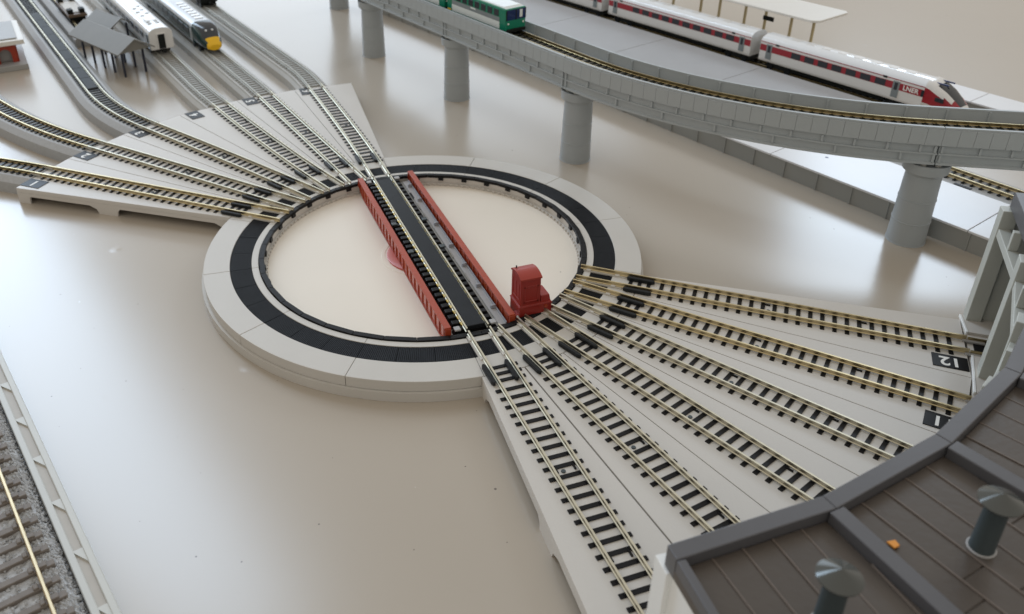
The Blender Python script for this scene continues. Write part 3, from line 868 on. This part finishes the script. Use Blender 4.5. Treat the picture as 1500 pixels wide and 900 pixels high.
platform('platform', 'narrow white platform beyond the red and white train', 'platform', -330, 360, 38, 62, WHITE, WALLG, 6)

def station_track(label, l, s0, s1, railm, bed, width=9.5):
    x, y = S(s0, l)
    t = thing('station_track', label, 'track', (x, y, T), SH, 'station tracks')
    q = [(0, 0), (s1 - s0, 0)]
    MB().sweep(q, [(-width, 0), (width, 0), (width - 1.4, 4.4), (-width + 1.4, 4.4)]).build('roadbed', bed, t)
    lay_sleepers(t, q, 4.3, SLP_BED, 4.6, 2)
    lay_rails(t, q, 4.9, railm)
    return t
station_track('dark track beneath the red and white train', 9.0, -330, 360, OLD, TBLACK)
tb = station_track('pale track with black slot beside the white platform end', -60, 100, 330, BRASS, BED, 13)
MB().box((82, -9.6, 4.5), (9, 2.4, .5)).build('slot', BLACK, tb, bev=.2)
x, y = S(100, -81)
te = thing('guard_rail', 'single pale guard rail along the white platform edge', 'rail', (x, y, T), SH)
MB().box((115, 0, 2.3), (230, 3.0, 4.6)).build('bed', BED, te)
MB().sweep([(0, 0), (230, 0)], RAILP, 4.6).build('rail', CHAIR, te)
for i in range(30): dup(SLP_BED, te, (40 + i * 5.2, 1.0, 4.4), 0).scale = (1, .28, 1)

# red and white train
def redcoach(label, s_front, L, nose):
    x, y = S(s_front, 9.0)
    t = thing('train_car', label, 'train', (x, y, -2.2), SH, 'red and white express coaches')
    hw = 8.8; z0, z1, zr = 5.0, 18.0, 22.4
    pr = coach_body(L, hw, z0, z1, zr)
    N = 24 if nose else 0
    extrude_x([(yy, z) for yy, z in pr if z <= 18.01], -N, -L).build('body', COACHW, t)
    extrude_x([(yy * 1.003, z + .02) for yy, z in pr if z >= 17.99], -N, -L).build('roof', ROOFW, t, smooth=True)
    for s in (-1, 1):
        y = s * (hw + .03)
        MB().box((-(N + L) / 2, y, 14.4), (L - N - .4, .2, 4.4)).build('red_band', TRED, t)
        for i in range(int((L - N - (44 if nose else 34)) / 10.2)):
            MB().box((-N - (28 if nose else 18) - i * 10.2, y + s * .06, 14.4), (7.0, .25, 4.0)).build('window', GLASSD, t)
        for dx in (-N - (17.5 if nose else 7.5), -L + 7.5):
            d = MB().box((dx, y + s * .1, 12.2), (4.4, .3, 10.2)).build('door', TRAMG, t)
            MB().box((dx, y + s * .2, 14.2), (2.2, .3, 4.6)).build('door_window', GLASSD, d)
            MB().box((dx + (6 if dx < -L / 2 else -8), y + s * .1, 18.3), (2.6, .3, 1.2)).build('display', TBLACK, t)
        MB().box((-(N + L) / 2, y, 18.4), (L - N, .15, .5)).build('stripe', TRED, t)
    for i in range(8): MB().box((-N - 14 - i * (L - N - 24) / 8, 0, 22.35), (6, 5, .5)).build('roof_unit', COACHW, t, bev=.2)
    for dx in (-N - 12, -L + 16): bogie(t, dx, 3.0)
    MB().box((-(N + L) / 2, 0, 3.4), (L - N - 50, 13, 3.6)).build('underframe', TBLACK, t, bev=.3)
    MB().box((-L - .2, 0, 12.5), (.5, 11, 13.5)).build('gangway', TBLACK, t)
    if nose:
        secs = [(-24, 8.8, 5.0, 22.4, 5.0), (-21, 8.8, 4.6, 22.1, 4.4), (-18, 8.7, 4.0, 20.8, 4.0), (-12, 8.3, 3.6, 17.8, 3.6), (-7, 7.6, 3.4, 14.2, 3.2), (-3, 6.4, 3.6, 10.8, 2.8), (0, 4.2, 4.4, 8.0, 2.4)]
        rg = loft(secs, 28)
        def zn(i, j, r):
            x, y, z = [(r[i][j][k] + r[i + 1][(j + 1) % 28][k]) / 2 for k in range(3)]
            lo = 11.4 + (x + 24) * -.20; hi = 17.4 + (x + 24) * -.26
            if abs(y) > 4.2 and lo < z < hi: return 'r'
            if 2 <= i <= 4 and abs(y) < 5.4 and z > 11: return 'b'
            if abs(y) <= 6.6 and z > 8 and i < 2: return 'w'
            return 'w'
        loft_mesh(rg, lambda i, j, r: zn(i, j, r) == 'w', True, True).build('nose', COACHW, t, smooth=True)
        loft_mesh(rg, lambda i, j, r: zn(i, j, r) == 'r', False, False).build('nose_flash', TRED, t, smooth=True)
        loft_mesh(rg, lambda i, j, r: zn(i, j, r) == 'b', False, False).build('windscreen', GLASSD, t, smooth=True)
        for s in (-1, 1):
            MB().box((-24.6, s * 8.95, 14.4), (1.8, .3, 3.8)).build('cab_door_window', GLASSD, t)
            MB().box((-14, s * 8.75, 13.0), (5.6, .5, 2.6), s * 5).build('cab_window', GLASSD, t, bev=.2)
            MB().box((-19, s * 3.6, 21.3), (12, .6, .8)).build('roof_stripe', TBLUE, t)
        text_mesh('lettering', 'LNER', 4.2, DIGIT, t, (-N - 8.0, -hw - .22, 14.4), (math.pi / 2, 0, 0), .03)
    return t
redcoach('white and red end car with sloping nose of the express train', 142, 142, True)
redcoach('white and red coach behind the sloping-nosed end car', -8, 140, False)
redcoach('white and red coach mostly out of view at the rear of the express train', -156, 140, False)

# canopy on the far platform
x, y = S(24, 25)
cn = thing('platform_canopy', 'white flat platform canopy on tan posts behind the red train', 'canopy', (x, y, ZP), SH)
MB().prism([(0, 4), (-4, 0), (-330, 0), (-330, 40), (-3, 40), (0, 37)], 27, 28.6).build('roof', PANEL, cn, bev=.2)
for dx in (-12, -30, -52, -70, -94, -112, -140, -158):
    MB().box((dx, 17 if True else 0, 13.5), (1.5, 1.5, 27)).build('post', POSTY, cn)
MB().box((-46, 12, 18.5), (9, .6, 3.2)).build('name_board', TBLACK, cn)
x, y = S(-330, 16)

# ---------------------------------------------------------------- shelter, red building
sh = thing('shelter', 'small grey gabled shelter roof on thin navy posts', 'shelter', (-347, -133, T), 27.5)
lg = None
for i in range(5):
    for y in (-8.2, 8.2):
        loc = (-30.5 + i * 15.2, y, 0)
        if lg is None: lg = MB().box((0, 0, 10), (1.3, 1.3, 20)).build('post', NAVY, sh, loc=loc)
        else: dup(lg, sh, loc)
for s in (-1, 1):
    b = MB(); y0, y1, z0, z1 = s * 14.5, 0, 18.4, 27.0
    b.add([(-38, y0, z0), (38, y0, z0), (38, y1, z1), (-38, y1, z1), (-38, y0, z0 + 1), (38, y0, z0 + 1), (38, y1, z1 + 1), (-38, y1, z1 + 1)],
          [(0, 1, 2, 3), (7, 6, 5, 4), (0, 4, 5, 1), (1, 5, 6, 2), (2, 6, 7, 3), (3, 7, 4, 0)])
    b.build('roof_slope', WOODG, sh)
for x in (-36.5, 36.5):
    MB().add([(x - .5, -12, 19.4), (x - .5, 12, 19.4), (x - .5, 0, 26.6), (x + .5, -12, 19.4), (x + .5, 12, 19.4), (x + .5, 0, 26.6)],
             [(0, 1, 2), (5, 4, 3), (0, 3, 4, 1), (1, 4, 5, 2), (2, 5, 3, 0)]).build('gable', WOODG, sh)
s2 = thing('shelter', 'second grey shelter roof standing behind the gabled one', 'shelter', (-398, -133, T), 27.5)
for x in (-14, 14):
    for y in (-6, 6): MB().box((x, y, 10), (1.3, 1.3, 20)).build('post', NAVY, s2)
for s in (-1, 1):
    b = MB(); y0, y1, z0, z1 = s * 11, 0, 18.4, 25.0
    b.add([(-20, y0, z0), (20, y0, z0), (20, y1, z1), (-20, y1, z1), (-20, y0, z0 + 1), (20, y0, z0 + 1), (20, y1, z1 + 1), (-20, y1, z1 + 1)],
          [(0, 1, 2, 3), (7, 6, 5, 4), (0, 4, 5, 1), (1, 5, 6, 2), (2, 6, 7, 3), (3, 7, 4, 0)])
    b.build('roof_slope', WOODG, s2)

rb = thing('station_building', 'red walled station building with arched openings on a grey base', 'building', (-361, -194, T), 9)
MB().box((-30, -50, 2.0), (60, 100, 4.0)).build('base', STONE, rb, bev=.3)
def arch_wall(y0, y1, z0, z1, holes):
    b = MB(); out = [(y0, z0), (y1, z0), (y1, z1), (y0, z1)]
    prev = y0
    for (c, w, h) in holes:
        b.add([(0, prev, z0), (0, c - w, z0), (0, c - w, z1), (0, prev, z1)], [(0, 1, 2, 3)])
        pts = [(c - w, z0 + h)] + [(c + w * math.cos(rad(180 - i * 18)), z0 + h + w * math.sin(rad(i * 18))) for i in range(1, 10)] + [(c + w, z0 + h)]
        b.add([(0, y, z) for y, z in pts] + [(0, c + w, z1), (0, c - w, z1)], [list(range(len(pts) + 2))])
        b.add([(0, y, z) for y, z in [(c - w, z0)] + pts + [(c + w, z0)]] + [(-2.5, y, z) for y, z in [(c - w, z0)] + pts + [(c + w, z0)]],
              [(i, i + 1, len(pts) + 3 + i, len(pts) + 2 + i) for i in range(len(pts) + 1)])
        prev = c + w
    b.add([(0, prev, z0), (0, y1, z0), (0, y1, z1), (0, prev, z1)], [(0, 1, 2, 3)])
    return b
o = arch_wall(-92, -5, 0, 14.8, [(-41.5, 4.2, 6.0), (-27.5, 4.2, 6.0), (-13.5, 4.2, 6.0)]).build('arched_wall', BRICK, rb, loc=(-9, 0, 4.0))
MB().box((-30, -5.2, 11.4), (42, .8, 14.8)).build('end_wall', BRICK, rb)
MB().box((-32, -48, 11.4), (36, 84, 14.6)).build('inner_wall', STONE, rb)
MB().box((-30, -48, 20.4), (58, 98, 3.4)).build('roof', PANEL, rb, bev=.4)
MB().box((-30, -48, 22.6), (50, 90, 1.0)).build('roof_slab', STONE, rb, bev=.3)

# ---------------------------------------------------------------- engine shed (roundhouse)
es = thing('engine_shed', 'roundhouse engine shed with dark planked roof panels and grey rims', 'engine shed', (*P(280, 25), T), 0)
EX, EY = P(280, 25)
def eb(b): b.v = [(x - EX, y - EY, z - T) for x, y, z in b.v]; return b
RZ, RF, RB_ = 56.0, 229.5, 345.0
def clip(poly, nx, ny, d):
    out = []
    for i in range(len(poly)):
        p, q = poly[i], poly[(i + 1) % len(poly)]
        a = p[0] * nx + p[1] * ny - d; c = q[0] * nx + q[1] * ny - d
        if a >= 0: out.append(p)
        if a * c < 0: t = a / (a - c); out.append((p[0] + (q[0] - p[0]) * t, p[1] + (q[1] - p[1]) * t))
    return out
RW = 4.2
SA0 = -4.2            # the shed sits turned slightly from the deck fan
for k in range(6):
    a0, a1 = SA0 + 10 * k, SA0 + 10 + 10 * k; am = SA0 + 5 + 10.0 * k
    A, B_ = P(RF, a0), P(RF, a1); C_, D_ = P(RB_, a1), P(RB_, a0)
    # front rim
    xf = RF * math.cos(rad(5))
    ca, sa = math.cos(rad(am)), math.sin(rad(am))
    def loc2(x, y): return (x * ca - y * sa, x * sa + y * ca)
    tn = math.tan(rad(5))
    fr = [loc2(xf, -xf * tn), loc2(xf + RW, -(xf + RW) * tn), loc2(xf + RW, (xf + RW) * tn), loc2(xf, xf * tn)]
    eb(MB().prism(fr, RZ - 6.2, RZ)).build('front_rim', RIMG, es, bev=.3)
    pn = [loc2(xf + RW - .1, -(xf + RW) * tn), loc2(RB_, -RB_ * tn), loc2(RB_, RB_ * tn), loc2(xf + RW - .1, (xf + RW) * tn)]
    base = eb(MB().prism(pn, RZ - 5.8, RZ - 3.4)).build('roof_panel', ROOFB, es)
    # planks, each clipped to the wedge between the side rims
    w = 7.6; hwid = 5
    sn5, cs5 = math.sin(rad(5)), math.cos(rad(5))
    for j in range(-3, 4):
        x = xf + RW + .15 - random.uniform(0, 20) if True else 0
        while x < RB_:
            L = random.uniform(30, 48)
            poly = [(x + .18, j * w - w / 2 + .22), (x + L - .18, j * w - w / 2 + .22), (x + L - .18, j * w + w / 2 - .22), (x + .18, j * w + w / 2 - .22)]
            poly = clip(poly, 1, 0, xf + RW + .15)
            if poly: poly = clip(poly, sn5, cs5, RW / 2 + .1)
            if poly: poly = clip(poly, sn5, -cs5, RW / 2 + .1)
            if poly and len(poly) > 2 and x < 330:
                z = RZ - 3.0 + random.uniform(-.1, .1)
                eb(MB().prism([loc2(*q) for q in poly], RZ - 3.6, z)).build('plank', ROOFB, base, bev=.1)
            x += L
    for j in range(-3, 3):
        y = j * w + w / 2; x0 = max(xf + RW + .2, (abs(y) + RW / 2 + .4) / tn)
        if x0 < RB_ - 5:
            p0, p1 = loc2(x0, y), loc2(RB_, y)
            eb(MB().sweep([p0, p1], [(-.2, 0), (.2, 0), (.14, .32), (-.14, .32)], RZ - 3.1)).build('batten', BATTEN, base)
for k in range(7):
    a = SA0 + 10 * k
    ca, sa = math.cos(rad(a)), math.sin(rad(a))
    l0, l1 = (0.0, RW / 2) if k == 0 else ((-RW / 2, 0.0) if k == 6 else (-RW / 2, RW / 2))
    r0 = RF * 1.0 + (RW + .05 if True else 0)
    q = [(r0, l0), (RB_, l0), (RB_, l1), (r0, l1)]
    eb(MB().prism([(x * ca - y * sa, x * sa + y * ca) for x, y in q], RZ - 6.0, RZ - .12)).build('side_rim', RIMG, es, bev=.3)
for k in (0, 1, 2):
    x, y = P(254, SA0 + 5 + 10 * k)
    v = eb(MB().lathe([(2.6, RZ - 3.0), (2.6, RZ - 2.4), (2.5, RZ - 2.2), (2.35, RZ + 9.6), (0.01, RZ + 9.6)], 24, (x, y), cap=False)).build('vent_pipe', VENTG, es, smooth=True)
    eb(MB().lathe([(.9, RZ + 9.5), (.9, RZ + 11.0), (4.3, RZ + 10.6), (4.35, RZ + 10.9), (0.01, RZ + 13.2)], 40, (x, y), cap=False)).build('vent_cap', CAPG, v, smooth=True)
    eb(MB().lathe([(2.95, RZ - 3.05), (2.95, RZ - 2.8), (2.5, RZ - 2.7)], 24, (x, y), cap=False)).build('vent_collar', SHELF, v, smooth=True)
# end walls, back wall, floor
for a, s, m in ((SA0, 1, SHEDW), (SA0 + 60, -1, SHEDP)):
    ca, sa = math.cos(rad(a)), math.sin(rad(a)); y0, y1 = (0.7, 2.6) if s > 0 else (-2.6, -.7)
    q = [(230.0, y0), (RB_ - 6, y0), (RB_ - 6, y1), (230.0, y1)]
    eb(MB().prism([(x * ca - y * sa, x * sa + y * ca) for x, y in q], T, RZ - 6.1)).build('end_wall', m, es)
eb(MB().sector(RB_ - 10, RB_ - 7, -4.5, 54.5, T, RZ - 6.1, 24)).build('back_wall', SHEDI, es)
for k in range(6):
    a0 = -5 + 10 * k
    eb(MB().sector(225.0, RB_ - 7, a0 + .05, a0 + 9.95, T, -.55, 5)).build('floor_slab', DECK, es)
for k in range(7):
    a = SA0 + 10 * k; ca, sa = math.cos(rad(a)), math.sin(rad(a))
    ww = 3.1 if 0 < k < 6 else 2.4; off = 0 if 0 < k < 6 else (1.8 if k == 0 else -1.8)
    p = eb(MB().box((229.3 * ca - off * sa, 229.3 * sa + off * ca, (RZ - 6.3 - .5) / 2), (5.4, ww * 2, RZ - 6.3 + .5), a)).build('front_post', SHEDW if k == 0 else SHEDP, es, bev=.15)
    r0 = 226.3
    y0, y1 = (-12.6, 12.6)
    if k == 0: y0 = 0.3
    if k == 6: y1 = -.3
    q = [(225.0, y0), (225.8, y0), (225.8, y1), (225.0, y1)]
    eb(MB().prism([(x * ca - y * sa, x * sa + y * ca) for x, y in q], -.5, .75)).build('door_sill', SHEDW, es, bev=.1)
    q = [(225.9, y0), (332.0, y0 * 1.5), (332.0, y1 * 1.5), (225.9, y1)]
    eb(MB().prism([(x * ca - y * sa, x * sa + y * ca) for x, y in q], -.5, .6)).build('stall_floor', DECK, es)
    if k < 6:
        am = a + 5; cm, sm = math.cos(rad(am)), math.sin(rad(am)); xf = 229.3 * math.cos(rad(5))
        L = 2 * 229.3 * math.sin(rad(5)) - 5.2
        eb(MB().box((xf * cm, xf * sm, 40.6), (4.0, L, 3.4), am)).build('lintel', SHEDP, es, bev=.15)
        for yy in (0.0,):
            eb(MB().box((xf * cm - yy * sm, xf * sm + yy * cm, 46.0), (3.0, 2.2, 7.3), am)).build('lintel_stud', SHEDP, es, bev=.1)
for k in (4, 5):
    a = 10.0 * k
    t = thing('stall_track', 'brass stall track on black pit %s' % ('under the open bay past deck plate 12' if k == 5 else 'hidden under the roof past deck plate 11'), 'track', (*P(226, a), -.5), a)
    MB().box((46, 0, .2), (90, 7.0, .4)).build('pit', BLACK, t)
    lay_rails(t, [(-1.2, 0), (94, 0)], .5, OLD)
    for s in (-1, 1): MB().box((1.0, s * 4.5, .9), (8, 2.2, 1.0)).build('rail_joiner', SHELF, t, bev=.2)
o = MB().prism([(0, 0), (2.0, -.4), (2.4, 1.2), (1.0, 1.9)], 0, .5).build('paper_scrap', ORANGE, None, bev=.1, loc=(241.9, 29.3, RZ - 2.85), rz=20)
tag(o, 'tiny orange scrap lying on the shed roof planks', 'scrap')

# ---------------------------------------------------------------- ballasted track at the table edge
BH = 17.0
def F(s, l): return (87.7 + math.cos(rad(BH)) * s + math.sin(rad(BH)) * l, -157.8 + math.sin(rad(BH)) * s - math.cos(rad(BH)) * l)
x, y = F(-300, 0)
bt = thing('ballast_track', 'large ballasted track with brown sleepers along the table edge', 'track', (x, y, T), BH)
b = MB(); nx, ny = 260, 26
for i in range(nx + 1):
    for j in range(ny + 1):
        l = -(7.2 + j * 1.8); edge = min(1.0, (j * 1.8) / 4.0)
        z = 6.6 * edge ** .7 + (random.uniform(-.45, .45) if j else 0)
        b.v.append((i * 1.75 + random.uniform(-.4, .4), l + (random.uniform(-.4, .4) if j else 0), z))
for i in range(nx):
    for j in range(ny): b.f.append([i * (ny + 1) + j, (i + 1) * (ny + 1) + j, (i + 1) * (ny + 1) + j + 1, i * (ny + 1) + j + 1])
rs = random.Random(3)
for i in range(9000):
    x, l = rs.uniform(150, 452), rs.uniform(7.4, 40) if rs.random() < .6 else rs.uniform(7.4, 15)
    e = min(1.0, (l - 7.2) / 4.0); z = 6.6 * max(e, .02) ** .7 + .1; r = rs.uniform(.45, .95)
    d = [Vector((rs.uniform(.6, 1.2), rs.uniform(.6, 1.2), rs.uniform(.5, 1.0))) * r for q in range(2)]
    a = rs.uniform(0, 6.3); ca, sa = math.cos(a), math.sin(a)
    pts = [(d[0].x, 0, 0), (0, d[0].y, 0), (-d[1].x, 0, 0), (0, -d[1].y, 0), (0, 0, d[0].z), (0, 0, -d[1].z)]
    b.add([(x + p[0] * ca - p[1] * sa, -l + p[0] * sa + p[1] * ca, z + p[2]) for p in pts], [(0, 1, 4), (1, 2, 4), (2, 3, 4), (3, 0, 4), (1, 0, 5), (2, 1, 5), (3, 2, 5), (0, 3, 5)])
o = b.build('ballast', BALL, bt); o['kind'] = 'stuff'
tie = MB().box((0, -23.5, 6.9), (2.35, 26.0, 1.9)).box((0, -13.8, 8.1), (2.0, 2.4, 1.1)).box((0, -16.9, 8.1), (2.0, 1.4, 1.0)).build('sleeper', TIE, bt, bev=.2, loc=(3, 0, 0))
for i in range(1, 66): dup(tie, bt, (3 + i * 6.6, random.uniform(-.25, .25), 0), random.uniform(-.6, .6))
big = [(o_ * 1.3, h * 1.35) for o_, h in RAILP]
for l in (15.2, 31.7):
    MB().sweep([(0, -l), (450, -l)], big, 7.4).build('rail', OLDB, bt, bev=.12)
x, y = F(-300, 0)
fe = thing('edge_fence', 'pale double-beam edging strip beside the ballasted track', 'fence', (x, y, T), BH)
for l in (1.1, 5.9):
    MB().box((225, -l, 2.0), (450, 2.2, 4.0)).build('beam', FENCE, fe, bev=.25)
MB().box((225, -3.5, 1.5), (450, 2.6, 3.0)).build('channel_floor', TAN, fe)
g = None
for i in range(19):
    if g is None: g = MB().prism([(0, -2.2), (6.0, -2.2), (0.8, -4.8), (0, -4.8)], 2.9, 3.7).build('gusset', FENCE, fe, loc=(6, 0, 0))
    else: dup(g, fe, (6 + i * 24, 0, 0))
